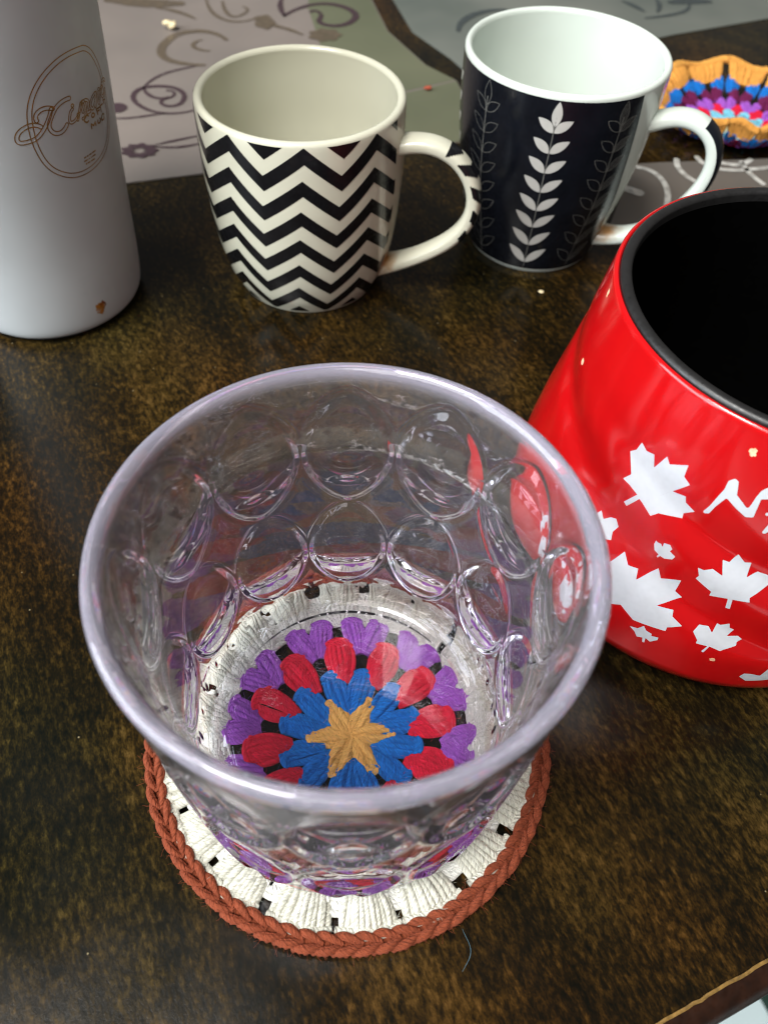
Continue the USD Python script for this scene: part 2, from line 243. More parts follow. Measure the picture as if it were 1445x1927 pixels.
T_TXT = {'ring': [(-14.28, 107.45), (-21.78, 108.29), (-28.41, 108.12), (-35.33, 106.56), (-41.09, 103.86), (-45.45, 100.32), (-48.39, 95.94), (-49.57, 91.77), (-49.91, 86.53), (-48.94, 81.2), (-46.48, 76.54), (-41.66, 72.74), (-36.31, 70.5), (-28.36, 69.37), (-19.89, 69.77), (-11.65, 71.79), (-5.4, 75.68), (-2.51, 81.1), (-1.81, 87.88), (-2.47, 94.85), (-5.25, 100.46), (-8.86, 104.59), (-14.28, 107.45)], 'J': [(-46.38, 92.92), (-45.94, 94.67), (-43.5, 95.74), (-40.62, 95.76), (-37.97, 94.89)], 'J2': [(-38.69, 94.9), (-40.89, 92.33), (-44.03, 89.74), (-47.96, 87.63), (-53.18, 87.03), (-56.67, 87.89), (-56.43, 89.37), (-53.32, 91.43), (-48.75, 91.97), (-45.25, 90.6)], 'K': [(-28.67, 95.75), (-32.09, 95.83), (-36.7, 94.55), (-39.9, 92.07), (-41.57, 89.88), (-40.56, 87.52), (-37.54, 86.49), (-34.98, 86.92), (-33.0, 88.07)], 'i': [(-28.23, 91.93), (-30.32, 90.5), (-30.73, 88.15), (-28.45, 88.03), (-25.76, 89.47)], 'idot': [(-27.79, 93.02)], 'm': [(-26.45, 87.78), (-22.75, 92.28)], 'm2': [(-24.38, 90.17), (-20.55, 91.95), (-20.34, 91.51), (-23.38, 87.18)], 'm3': [(-22.39, 89.15), (-18.15, 91.73), (-17.61, 90.99), (-19.7, 88.27), (-17.66, 87.97)], 'a': [(-11.81, 92.06), (-14.77, 91.18), (-16.66, 89.16), (-15.77, 88.1), (-13.45, 88.84), (-10.9, 91.75), (-12.9, 87.89)], 'a2': [(-7.2, 92.0), (-9.67, 89.83), (-9.57, 87.89), (-6.88, 90.38), (-3.96, 91.65)], 'a3': [(0.83, 92.26), (-4.57, 91.85), (-5.59, 89.18), (-1.12, 89.92)]}
T_LETT = {'C': [(-19.62, 86.9), (-21.79, 87.23), (-22.77, 86.4), (-22.12, 85.53), (-20.15, 85.34)], 'O': [(-17.02, 86.41), (-15.58, 86.5), (-14.98, 85.71), (-16.13, 85.33), (-17.29, 85.84), (-17.02, 86.41)], 'F': [(-12.26, 84.96), (-12.86, 86.92), (-9.69, 86.59)], 'F2': [(-12.66, 86.07), (-10.37, 85.78)], 'F3': [(-8.89, 84.76), (-9.01, 86.73), (-6.49, 86.63)], 'E': [(-4.64, 86.17), (-5.22, 87.53), (-3.26, 87.04)], 'M': [(-18.94, 82.18), (-18.72, 83.68), (-17.09, 82.64), (-15.57, 83.45), (-15.41, 82.14)], 'U': [(-13.18, 83.13), (-13.15, 82.13), (-11.62, 81.91), (-11.16, 83.21)], 'G': [(-6.76, 82.82), (-9.11, 83.27), (-9.86, 82.35), (-7.4, 81.75), (-7.09, 82.27)]}
T_SMALL = [(-28.5, 74.28), (-19.01, 74.29), (-28.37, 73.11), (-19.56, 73.03), (-27.73, 71.92), (-20.12, 71.76)]
T_SCROLL = {'s1': (6, [(-121.6, 540.7), (-128.7, 548.0), (-139.3, 551.1), (-153.1, 544.3), (-158.3, 532.0), (-159.0, 520.7), (-153.3, 509.1), (-144.0, 504.4), (-128.8, 503.5)]), 's1b': (3, [(-136.8, 538.1), (-140.3, 533.9), (-140.4, 529.0), (-136.4, 524.8), (-129.1, 523.5)]), 's2': (3.2, [(-123.2, 447.3), (-134.6, 441.7), (-143.5, 441.8), (-152.8, 446.4), (-159.7, 454.0), (-161.6, 460.5), (-158.8, 469.0), (-150.5, 472.7), (-141.2, 472.2), (-134.2, 466.9), (-131.9, 459.1), (-133.7, 452.2), (-137.6, 449.7), (-143.3, 452.2), (-144.2, 456.1), (-139.4, 460.8), (-139.0, 466.3), (-143.6, 468.1)]), 's2b': (2.5, [(-157.9, 470.6), (-154.1, 462.8), (-147.3, 458.4), (-141.3, 460.5)]), 's2c': (2.2, [(-157.9, 470.6), (-155.0, 480.8), (-150.1, 488.7), (-142.2, 495.7), (-133.8, 501.3)]), 's3': (2, [(-166.9, 432.4), (-157.8, 433.3), (-150.9, 436.0), (-138.3, 441.2)]), 's5': (9, [(-168.4, 444.3), (-165.7, 443.7)]), 's6': (11, [(-210.4, 590.2), (-196.7, 589.6), (-177.1, 589.9), (-162.4, 592.3)]), 's6b': (4, [(-175.5, 582.8), (-162.7, 579.3), (-147.3, 569.2)]), 's4a': (2.2, [(-136.3, 404.9), (-126.8, 405.2), (-113.6, 411.0)]), 's4b': (2, [(-136.7, 406.6), (-128.2, 411.8), (-116.3, 418.6)]), 's7': (3, [(-146.2, 602.4), (-138.8, 583.1), (-129.3, 572.0), (-120.6, 568.9), (-112.2, 572.0), (-107.8, 577.1)]), 's7b': (3, [(-134.3, 600.5), (-129.3, 584.6), (-121.9, 576.7), (-116.2, 583.0), (-118.7, 593.6)]), 's8': (5, [(-89.1, 582.9), (-79.3, 598.5), (-64.1, 607.0), (-49.8, 603.2), (-41.4, 591.6), (-44.6, 578.5), (-55.5, 571.9), (-64.8, 576.6), (-65.0, 589.2), (-70.4, 594.7), (-72.2, 591.9)]), 's8b': (4, [(-89.1, 582.9), (-93.3, 595.0), (-94.8, 610.6)]), 's9': (4, [(-105.8, 575.3), (-97.7, 569.1), (-86.6, 563.5), (-74.4, 555.8)]), 'q1': (5, [(149.4, 646.4), (155.8, 639.4), (161.8, 630.4)]), 'q2': (4, [(174.6, 653.9), (174.8, 640.2), (171.9, 630.8)]), 'q3': (4, [(197.9, 648.4), (194.1, 637.6), (183.3, 628.2), (161.8, 618.4)]), 'q4': (9, [(185.1, 649.8), (197.1, 654.0), (213.2, 655.4)]), 'q5': (6, [(62.3, 617.2), (45.2, 610.0), (33.1, 594.8), (29.0, 577.0)])}
T_W3 = {'r1': [(127.1, 415.6), (134.8, 411.3), (138.8, 401.6), (138.8, 389.2), (136.3, 378.2)], 'r2': [(150.0, 426.3), (149.7, 417.0), (154.2, 407.2), (161.9, 400.5)], 'r3': [(174.1, 426.6), (182.3, 424.9), (192.3, 431.5)], 'r4': [(186.6, 428.1), (188.9, 416.5), (193.5, 406.8)], 'r5': [(162.1, 430.5), (168.7, 420.6), (182.6, 419.6), (201.0, 424.5)], 'r6': [(117.7, 392.9), (123.4, 389.8)]}
T_BLOB = [(-143.4, 399.4), (-152.6, 398.3), (-134.4, 401.7), (-145.0, 406.1), (-141.7, 392.3)]
T_BLOB2 = [(-59.2, 556.9), (-69.8, 555.3), (-49.2, 558.4), (-60.2, 566.3), (-58.3, 547.7)]
T_BLOB3 = [(-101.1, 571.1), (-107.1, 570.1), (-93.6, 569.7), (-102.5, 580.8), (-99.3, 559.2)]

# ------------------------------------------------------------------ floor, table
fl = trimesh.creation.box([4.0, 4.0, .02]); fl.apply_translation([0, .6, -.75])
top('floor', fl, FLOOR, smooth=False, kind='structure')
rc_, r1, r2 = np.array([.4265, .1250]), np.array([.41, -.912]), np.array([.912, .41])
rug = trimesh.creation.extrude_polygon(Polygon([rc_, rc_ + .8 * r1, rc_ + .8 * r1 + .5 * r2, rc_ + .5 * r2]), .008, engine='earcut'); rug.apply_translation([0, 0, -.7398])
top('rug', rug, GREEN_MAT, smooth=False, label='dark green rug on the pale floor, past the corner edge of the table', category='rug')

E0 = np.array([.0735, .0180]); EV = np.array([cos(rad(26.6)), sin(rad(26.6))]); EN = np.array([-EV[1], EV[0]])
table = thing('table', 'dark brown mottled laminate table with a worn gold line along its edge', 'table')
def slab(a0, a1, b0, b1, z0, z1):
    c = [E0 + EV * a + EN * b for a, b in ((a0, b0), (a1, b0), (a1, b1), (a0, b1))]
    return trimesh.creation.extrude_polygon(Polygon(c), z1 - z0, engine='earcut').apply_translation([0, 0, z0])
part(table, 'tabletop', slab(-1.1, .8, 0, 1.25, -.024, 0), WOOD, smooth=False)
# edge: a thin worn gold lip and a rounded dark moulding below it
def moulding(prof, a0, a1, n=160, wob=0.):
    a = np.linspace(a0, a1, n); v = []
    for i, x in enumerate(a):
        w = wob * (rng.random() - .5)
        for d, z in prof:
            q = E0 + EV * x + EN * (-d - w); v.append([q[0], q[1], z])
    v = np.array(v); m = len(prof)
    return v, tri(grid_faces(n, m, wrap_m=True))[:, ::-1]
part(table, 'edge_lip', moulding([(0, -.0012), (0, .0002), (.0004, .00030), (.0008, .0001), (.0009, -.0012)], -1.1, .8, 900, .0004), EDGE_GOLD, smooth=40)
part(table, 'edge_moulding', moulding([(.0001, -.024), (.0001, -.0013), (.0022, -.0016), (.0048, -.0030), (.0066, -.0056), (.0072, -.0090), (.0072, -.024)], -1.1, .8, 60), EDGE_WOOD, smooth=40)

# ------------------------------------------------------------------ printed vinyl mats
def sheet(name, outline, z, th, material, label):
    t = thing(name, label, 'table mat')
    m = trimesh.creation.extrude_polygon(Polygon(np.array(outline) / 1000.), th, engine='earcut'); m.apply_translation([0, 0, z])
    part(t, 'sheet', m, material, smooth=False)
    return t
def print_flat(parent, geom, z, material, name='scroll'):
    v, f = flat(geom, 40.); part(parent, name, (np.c_[v / 1000., np.full(len(v), z)], f), material, smooth=False)
M1 = [(-420, 255), (-142.3, 368.8), (-111.8, 380.1), (5, 423), (45, 437), (27.5, 505), (8, 524), (-18, 570), (-33, 625), (-60, 720), (-420, 720)]
mat1 = sheet('table_mat', M1, 0, .0007, MAT_MAUVE, 'mauve grey printed vinyl mat with plum scrolls behind the white bottle and zigzag mug')
v, f = flat(Polygon([(8, 424), (44.5, 437), (27.2, 504.6), (-1.1, 486), (-30, 470), (-22, 412.5)]), 60.)
part(mat1, 'sheer_hem', (np.c_[v / 1000., np.full(len(v), .0009)], f), MAT_GREEN, smooth=False, label='sage green hem of the mat between the two mugs')
v, f = flat(Polygon([(-28, 473), (0, 489), (26.6, 506), (7.6, 523.6), (-18.5, 569.6), (-33.5, 624), (-60, 719), (-85, 719), (-75, 600), (-60, 540)]), 60.)
part(mat1, 'green_panel', (np.c_[v / 1000., np.full(len(v), .0009)], f), MAT_GREEN, smooth=False)
mat2 = sheet('table_mat', [(38, 510), (178.7, 595.4), (252.1, 633.1), (420, 720), (420, 900), (-20, 900), (-22, 640), (-2, 573), (24, 536)], 0, .0007, MAT_BLUE, 'dark slate printed vinyl mat behind the black leaf mug, farthest from the glass')
mat3 = sheet('table_mat', [(104, 357), (124.7, 419.4), (140, 423), (203.5, 434.7), (330, 462), (350, 380), (300, 340), (180, 318)], 0, .0007, MAT_BEIGE, 'beige vinyl mat with white rings lying between the black mug and red mug')
for k, (w, pts) in T_SCROLL.items():
    # strokes swell and thin along their length
    P = spline([(x, y) for x, y in pts], 60) if len(pts) > 2 else resample(pts, 20)
    n = len(P); tt = np.linspace(0, 1, n); ww = w * .5 * (.45 + .75 * np.sin(pi * np.clip(tt, .06, .94)) ** .8) * .8
    if k in ('s5', 's6', 'q4'): ww = ww * 1.3
    g = unary_union([LineString([P[i], P[i + 1]]).buffer(max(.35, ww[i]), quad_segs=4) for i in range(n - 1)])
    if k.startswith('q'): print_flat(mat2, g, .0011, SCROLL_DARK)
    else: print_flat(mat1, g, .0012 if k in ('s8', 's8b', 's9') else .0011, SCROLL_PALE if k in ('s6', 's6b', 's7', 's7b', 's9', 's1', 's1b') else SCROLL)
def blob(pts, petals=0):
    c = np.array(pts[0]); a = np.array(pts[2]) - np.array(pts[1]); b = np.array(pts[3]) - np.array(pts[4])
    th = np.linspace(0, 2 * pi, 72, endpoint=False); r = .5 * (1 + (.10 * cos(petals * th) if petals else 0))
    return Polygon([tuple(c + r[i] * cos(th[i]) * a + r[i] * sin(th[i]) * b) for i in range(72)])
b1 = blob(T_BLOB, 9); inner = affinity.scale(b1, .42, .42)
spokes = unary_union([LineString([b1.centroid, Point(b1.centroid.x + 40 * cos(t), b1.centroid.y + 40 * sin(t))]).buffer(.55) for t in np.linspace(0, 2 * pi, 11)[:-1]])
print_flat(mat1, b1.difference(inner.intersection(spokes)), .0013, SCROLL, 'flower')
print_flat(mat1, blob(T_BLOB2, 7), .0013, SCROLL_PALE, 'flower')
print_flat(mat1, blob(T_BLOB3, 5), .0013, SCROLL_PALE, 'flower')
for k, pts in T_W3.items():
    P = resample(pts, 20) if len(pts) < 3 else spline(pts, 30)
    print_flat(mat3, LineString(P).buffer(1.6 if k != 'r6' else 3.0), .0011, SCROLL_WHITE, 'ring_print')

# ------------------------------------------------------------------ mugs
def rfun(prof):
    z, r = np.array([p[1] for p in prof]), np.array([p[0] for p in prof])
    from scipy.interpolate import PchipInterpolator
    g = PchipInterpolator(z, r)
    return lambda zz: g(np.clip(zz, z[0], z[-1]))
def mug_body(outer, H, wall, floor_z, n=256, rim_round=.0016):
    R = rfun(outer)
    zs = np.r_[np.linspace(outer[0][1], .012, 14)[:-1], np.linspace(.012, H - rim_round, 40)]
    p = [(1e-5, .0012), (outer[0][0] - .004, .0012), (outer[0][0] - .0025, 0)] + [(float(R(z)), z) for z in zs]
    rt = float(R(H)); w2 = wall / 2
    for a in np.linspace(.15, 1, 7) * pi: p.append((rt - w2 + w2 * cos(a), H - rim_round + rim_round * sin(a)))
    zi = np.linspace(H - rim_round * 1.2, floor_z + .010, 30)
    p += [(float(R(z)) - wall, z) for z in zi]
    rf = float(R(floor_z + .010)) - wall
    for a in np.linspace(.1, 1, 7) * pi / 2: p.append((rf - .010 * (1 - cos(a)), floor_z + .010 - .010 * sin(a)))
    p.append((1e-5, floor_z))
    return lathe(p, n), R
def handle(pts, phi, width, thick, n=70):
    """pts: (distance from the axis, height) in mm in the vertical plane at angle phi; returns mesh and the outer-face frame."""
    P = spline(np.array(pts) / 1000., n); a = rad(phi)
    p3 = np.stack([P[:, 0] * cos(a), P[:, 0] * sin(a), P[:, 1]], 1)
    t = np.linspace(0, 1, n); flare = 1 + .55 * np.exp(-t / .07) + .75 * np.exp(-(1 - t) / .08)
    side = np.array([-sin(a), cos(a), 0])
    m = sweep(p3, thick / 2000. * (1 + .25 * (flare - 1)), width / 2000. * flare, 22, frame_up=side)
    return m, p3, side, flare
def handle_print(h, width, thick, t0, t1, off=.00012, shape=None):
    """A print wrapped on the outer face of a handle between t0 and t1; shape(u, t) keeps a face."""
    _, p3, side, flare = h; n = len(p3); t = np.linspace(t0, t1, 60)
    P = np.stack([np.interp(t, np.linspace(0, 1, n), p3[:, k]) for k in range(3)], 1); fl_ = np.interp(t, np.linspace(0, 1, n), flare)
    T = np.gradient(P, axis=0); T /= np.linalg.norm(T, axis=1, keepdims=True); N = np.cross(side, T)
    if (N[len(N) // 2] @ (P[len(N) // 2] - p3.mean(0))) < 0: N = -N
    u = np.linspace(-1.05, 1.05, 25); ph = u * pi / 2 * .92; pw = 2.6
    sx, sy = np.sign(sin(ph)) * np.abs(sin(ph)) ** (2 / pw), np.abs(cos(ph)) ** (2 / pw)
    th_, w_ = thick / 2000. * (1 + .25 * (fl_ - 1)) + off, width / 2000. * fl_ + off
    v = P[:, None] + side * (w_[:, None] * sx)[..., None] + N[:, None] * (th_[:, None] * sy)[..., None]
    f = grid_faces(60, 25); uu, tt = np.meshgrid(u, t)
    if shape is not None:
        cu, ct = uu.ravel()[f].mean(1), tt.ravel()[f].mean(1); f = f[shape(cu, ct)]
    return v.reshape(-1, 3), tri(f)
def blot(c, r, r0, seed):
    g = np.random.default_rng(seed); th = np.linspace(0, 2 * pi, 28, endpoint=False)
    rr = r * (1 + .25 * g.standard_normal(28)).clip(.5, 1.6)
    return Polygon(np.c_[c[0] + rr * cos(th), c[1] + rr * sin(th) * 1.3]).buffer(.3)

# zigzag mug
zig = thing('mug', 'white mug with black zigzag stripes beside the white bottle', 'mug', loc=(-.0424, .3073, 0))
ZO = [(.0312, 0), (.0322, .002), (.0350, .008), (.0384, .022), (.0402, .038), (.0412, .055), (.0412, .070), (.0408, .0812)]
mesh, RZ = mug_body(ZO, .0812, .0034, .006)
part(zig, 'body', mesh, CERAMIC_CREAM, smooth=40)
r0 = .040; arc = lambda d: rad(d) * r0 * 1000
Rf = lambda th, z: RZ(z)
lo_t, hi_t = -340., -22.
clip = sbox(arc(lo_t), 1.2, arc(hi_t), 79.7)
def zig_poly(zpeak, thick):
    up_, dn = [], []
    k = np.arange(-20, 3)
    for i in k:
        for t, dz in ((-82 + 41 * i, 0.), (-82 + 41 * i + 20.5, -11.6)):
            up_.append((t, dz))
    up_ = sorted(up_)
    # stripes lean a little towards the bottom of the mug
    a = [(arc(t - .11 * (80 - (zpeak + dz))), zpeak + dz) for t, dz in up_]; b = [(arc(t - .11 * (80 - (zpeak + dz))), zpeak + dz - thick) for t, dz in up_]
    return Polygon(a + b[::-1])
for j in range(-1, 8):
    g = zig_poly(79.9 - 12.38 * j, 6.15).intersection(clip)
    if not g.is_empty: part(zig, 'zigzag_stripe', decal(g, Rf, r0, .00009, 2.2), BLACK_PRINT, smooth=60)
HZ = [(35.5, 65.4), (42, 66.6), (50.5, 67.8), (60.8, 65.2), (69.2, 56.5), (71.9, 44.6), (67.8, 32.8), (58.3, 23.0), (47.1, 15.6), (38, 11.2), (31, 9.0)]
hz = handle(HZ, -10, 9.5, 6.2)
hp = part(zig, 'handle', hz[0], stained('stained_cream_glaze', (.55, .54, .43), (-.0424 + .0345, .3073 - .0085, .014), .0065), smooth=60)
part(hp, 'handle_print', handle_print(hz, 9.5, 6.2, .22, .62, shape=lambda u, t: (((t - .22) * 11 + np.abs(u) * .42) % 1.0) < .52), BLACK_PRINT, smooth=60)
for c, r, s in (((arc(-21), 12.5), 2.8, 1), ((arc(-18), 17), 2.2, 2), ((arc(-16), 9), 2.2, 3)):
    part(zig, 'coffee_stain', decal(blot(c, r, r0, s), Rf, r0, .0002, 1.2), COFFEE, smooth=60)

# black mug with leaf sprigs
blk = thing('mug', 'black mug with white leaf sprigs and a white inside, behind the red mug', 'mug', loc=(.0629, .3456, 0))
BO = [(.0292, 0), (.0305, .002), (.0322, .008), (.0348, .020), (.0390, .040), (.0412, .060), (.0420, .075), (.0422, .0869)]
mesh, RK = mug_body(BO, .0869, .0030, .006)
part(blk, 'body', mesh, CERAMIC, smooth=40)
r0k = .038; ark = lambda d: rad(d) * r0k * 1000
Rk = lambda th, z: RK(z)
panel = Polygon([(ark(-356), 2.6), (ark(-356), 84.8), (ark(-51), 84.8), (ark(-49), 74), (ark(-45.5), 52), (ark(-40.5), 30), (ark(-37), 16), (ark(-32), 2.6)])
part(blk, 'black_panel', decal(panel, Rk, r0k, .00009, 2.2), NAVY_PRINT, smooth=60)
def leaf(base, tip, hw, bend=0.):
    b, t = np.array(base), np.array(tip); d = t - b; L = np.hypot(*d); d /= L; nrm = np.array([-d[1], d[0]])
    s = np.linspace(0, 1, 14); w = hw * np.sin(pi * s ** .9) ** .85
    c = b + np.outer(s * L, d) + np.outer(bend * np.sin(pi * s), nrm)
    return Polygon(np.vstack([c + nrm * w[:, None], (c - nrm * w[:, None])[::-1]])).buffer(.02)
def sprig(deg, filled, hatch=False, leafy=LEAF_PRINT):
    s = ark(deg); sp = part(blk, 'sprig_stem', decal(LineString([(s - .6, 4), (s - .2, 30), (s, 78)]).buffer(.17), Rk, r0k, .00018, 2.5), GREY_LINE, smooth=60)
    zs = [72.3, 63.8, 55.2, 46.2, 37., 27.8, 17.5, 7.0]
    todo = [leaf((s, 74.6), (s + .1, 84.3), 1.75)]
    for z in zs:
        dz = 5.2 + (72 - z) * .055; k = 1 + (72 - z) * .008
        for sd in (-1, 1): todo.append(leaf((s + sd * .25 - (72 - z) * .008, z), (s + sd * 6.1 * k - (72 - z) * .008, z + dz), 1.75 * k ** .5, .35 * sd))
    for i, g in enumerate(todo):
        if filled: part(blk, 'leaf', decal(g, Rk, r0k, .00018, 2.), LEAF_PRINT, smooth=60)
        else:
            gg = g.difference(g.buffer(-.2))
            if hatch and (i == 0 or i % 2 == 0):
                c = np.array(g.centroid.coords[0]); L = [LineString([(c[0] - 8, c[1] + o - 5), (c[0] + 8, c[1] + o + 5)]).buffer(.09) for o in np.arange(-4, 4, .75)]
                gg = unary_union([gg, unary_union(L).intersection(g)])
            part(blk, 'leaf_outline', decal(gg, Rk, r0k, .00018, 2.), GREY_LINE, smooth=60)
sprig(-99, True); sprig(-140.5, False); sprig(-61.8, False, True); sprig(-181, True)
HK = [(37, 66), (43, 68.5), (49.5, 71.4), (58.0, 71.9), (66.4, 66.8), (70.0, 54.8), (66.8, 41.4), (57.5, 26), (47.5, 17.4), (38.6, 13.6), (30, 12)]
hk = handle(HK, -24, 9.5, 6.4)
hp = part(blk, 'handle', hk[0], stained('stained_white_glaze', (.60, .65, .59), (.0629 + .0315, .3456 - .0160, .0165), .0065), smooth=60)
part(hp, 'handle_print', handle_print(hk, 9.5, 6.4, .24, .72, shape=lambda u, t: np.abs(u) < .8), NAVY_PRINT, smooth=60)
for c, r, s in (((ark(-34), 16.5), 2.6, 5), ((ark(-31), 11), 2.2, 6)):
    part(blk, 'coffee_stain', decal(blot(c, r, r0k, s), Rk, r0k, .0002, 1.2), COFFEE, smooth=60)

# red mug with white maple leaves: wide, swirled by two shallow creases
red = thing('mug', 'large red mug with white maple leaves and a black rim, cut off at the right', 'mug', loc=(.1105, .1691, 0))
RO = [(.0565, 0), (.0598, .002), (.0632, .006), (.0660, .014), (.0664, .025), (.0643, .043), (.0600, .066), (.0570, .085), (.0547, .1003)]
RR = rfun(RO)
def smooth01(x): x = np.clip(x, 0, 1); return x * x * (3 - 2 * x)
def swirl(th, z):
    """Two rows of creases running down to the right: a soft swell, then a drop to a shallow valley."""
    d = np.degrees(th); d = np.where(d > 90, d - 360, d); zm = np.asarray(z) * 1000.
    env = smooth01((zm - 14) / 22) * smooth01((86 - zm) / 26)
    q = zm + .40 * (d + 123.)                      # height of a line through the crease at -123 degrees
    def crease(q, q0): x = q - q0; return np.where(x > 0, np.exp(-(x / 9.) ** 2), np.exp(-(x / 5.5) ** 2))
    return -env * .0019 * (crease(q, 68.) + .9 * crease(q, 46.))
RRf = lambda th, z: RR(z) + swirl(th, z)
nz = np.r_[np.linspace(0, .012, 12)[:-1], np.linspace(.012, .0998, 110)]
prof = [(1e-5, .001), (.054, .001), (.0555, 0)] + [(float(RR(z)), z) for z in nz] + [(.0544, .1004), (.0538, .1006), (.0534, .1003), (.0534, .097), (.0534, .09)] 
nout = len(nz)
def rmod(T, r, z):
    out = r.copy(); out[:, 3:3 + nout] += swirl(T[:, 3:3 + nout], z[:, 3:3 + nout]); return out
part(red, 'body', lathe(prof, 360, rmod), RED, smooth=50)
lin = [(.0533, .0900), (.0533, .1004)] + [(.0517 + .0016 * cos(a), .1004 + .0013 * sin(a)) for a in np.linspace(0, pi, 9)[1:]] + [(.0500, .0985), (.0503, .085), (.054, .06), (.058, .03), (.056, .012), (.046, .006), (1e-5, .006)]
part(red, 'rim_ring', lathe(lin[:11], 220), DARK_RIM, smooth=50)
part(red, 'liner', lathe(lin[10:], 220), DARK_LINER, smooth=50)
r0r = .062
for k, pts in T_RED.items():
    g = Polygon(deg2arc(pts, r0r)).buffer(0); g = smooth_poly(g) if k[0] == 'l' else g.buffer(-.45, quad_segs=6).buffer(.9, quad_segs=6).buffer(-.45, quad_segs=6)
    part(red, 'maple_leaf' if k[0] == 'l' else 'letter_stroke', decal(g, RRf, r0r, .00012, 1.3), WHITE_PRINT, smooth=60)
for i, (t, z) in enumerate(T_CHIPS):
    part(red, 'chip', decal(blot((rad(t) * r0r * 1000, z), .55 if i < 3 else .4, r0r, 20 + i), RRf, r0r, .00014, 1.), CHIP, smooth=60)

# ------------------------------------------------------------------ white bottle
bot = thing('bottle', 'tall white matte bottle with gold lettering in a ring, at the left edge', 'bottle', loc=(-.1513, .2804, 0))
BP = [(.0350, .0022), (.0362, .0034), (.0371, .007), (.0379, .015), (.0394, .041), (.0436, .095), (.0452, .120), (.0470, .165)]
RBt = rfun(BP)
prof = [(1e-5, .0022), (.0335, .0022)] + [(float(RBt(z)), z) for z in np.r_[np.linspace(.0022, .008, 8)[:-1], np.linspace(.008, .165, 60)]] + [(.0466, .1658), (.046, .166), (.044, .166), (.043, .165), (.043, .15), (1e-5, .15)]
part(bot, 'body', lathe(prof, 256), BOTTLE, smooth=40)
part(bot, 'base_pad', lathe([(1e-5, 0), (.0325, 0), (.0338, .0006), (.0338, .0021), (1e-5, .0021)], 160), BASE_RUBBER, smooth=30)
part(bot, 'lid', lathe([(1e-5, .1505), (.0425, .1505), (.0425, .167), (.0415, .172), (.038, .174), (.012, .175), (1e-5, .175)], 160), DARK_RIM, smooth=30)
r0b = .043; Bf = lambda th, z: RBt(z)
def outline(pts, w, line=.42): 
    g = LineString(pts).buffer(w / 2, quad_segs=6); return g
ringp = T_TXT['ring'][:-1]; rp = spline(deg2arc(ringp + ringp[:1], r0b), 120)
ring = LineString(rp).buffer(.95, quad_segs=6); ring = ring.difference(LineString(rp).buffer(.60))
part(bot, 'gold_ring', decal(ring, Bf, r0b, .00009, 1.6), GOLD, smooth=60)
for k, pts in T_TXT.items():
    if k == 'ring': continue
    a2 = deg2arc(pts, r0b)
    if len(a2) == 1: g = Point(a2[0]).buffer(.75).difference(Point(a2[0]).buffer(.32))
    else:
        P = spline(a2, 40) if len(a2) > 2 else resample(a2, 10); L = LineString(P); w = .82 if k in ('J', 'J2', 'K') else .62
        g = L.buffer(w, quad_segs=6).difference(L.buffer(w - .36, quad_segs=6))
    part(bot, 'script_stroke', decal(g, Bf, r0b, .00009, 1.6), GOLD, smooth=60)
for k, pts in T_LETT.items():
    P = deg2arc(pts, r0b); g = LineString(P if k in ('M', 'F', 'F2', 'F3', 'E') else spline(P, 24)).buffer(.30)
    part(bot, 'capital_letter', decal(g, Bf, r0b, .00009, 1.6), GOLD, smooth=60)
sm = deg2arc(T_SMALL, r0b)
for i in range(3):
    a, b = np.array(sm[2 * i]), np.array(sm[2 * i + 1]); cuts = np.sort(np.r_[0, 1, rng.random(5)])
    g = unary_union([LineString([a + (b - a) * (cuts[j] + .02), a + (b - a) * (cuts[j + 1] - .03)]).buffer(.27, cap_style=2) for j in range(len(cuts) - 1) if cuts[j + 1] - cuts[j] > .07])
    part(bot, 'small_print', decal(g, Bf, r0b, .00009, 1.6), GOLD, smooth=60)
for c, r, s in (((rad(-40.6) * r0b * 1000, 11.4), 1.9, 31), ((rad(-38.6) * r0b * 1000, 12.8), 1.2, 32)):
    part(bot, 'coffee_stain', decal(blot(c, r, r0b, s), Bf, r0b, .00012, 1.), COFFEE if s == 31 else stain('dark_coffee_stain', (.16, .035, .005), .3, .5, 500.), smooth=60)

# ------------------------------------------------------------------ crochet
def strand(path, r, sides=10, twist=1050., seed_u=0.):
    """One plied yarn: three lobes that turn along the path. Returns vertices, faces, uv."""
    p, t, a, b, _ = tube(path, 1); n = len(p); s = np.r_[0, np.cumsum(np.linalg.norm(np.diff(p, axis=0), axis=1))]
    ph = np.arange(sides + 1) / sides * 2 * pi
    rr = np.broadcast_to(r, (n,))[:, None] * (1 + .075 * cos(3 * ph[None] + twist * s[:, None]))
    v = p[:, None] + rr[..., None] * (a[:, None] * cos(ph)[None, :, None] + b[:, None] * sin(ph)[None, :, None])
    f = tri(grid_faces(n, sides + 1))
    uv = np.stack([np.repeat(s[:, None] + seed_u, sides + 1, 1), np.repeat(ph[None] / (2 * pi), n, 0)], -1)
    v, uv = v.reshape(-1, 3), uv.reshape(-1, 2)
    k = np.arange(sides); c0, c1 = len(v), len(v) + 1; e = (n - 1) * (sides + 1)
    v = np.vstack([v, p[:1], p[-1:]]); uv = np.vstack([uv, uv[:1], uv[e:e + 1]])
    f = np.vstack([f, np.stack([0 * k + c0, k + 1, k], 1), np.stack([0 * k + c1, e + k, e + k + 1], 1)])
    return v, f[:, ::-1], uv
def jn(ss):
    vs, fs, us, n = [], [], [], 0
    for v, f, u in ss: vs.append(v); fs.append(f + n); us.append(u); n += len(v)
    return np.vstack(vs), np.vstack(fs), np.vstack(us)
def pol(r, a): return np.stack([r * cos(a), r * sin(a)], -1)
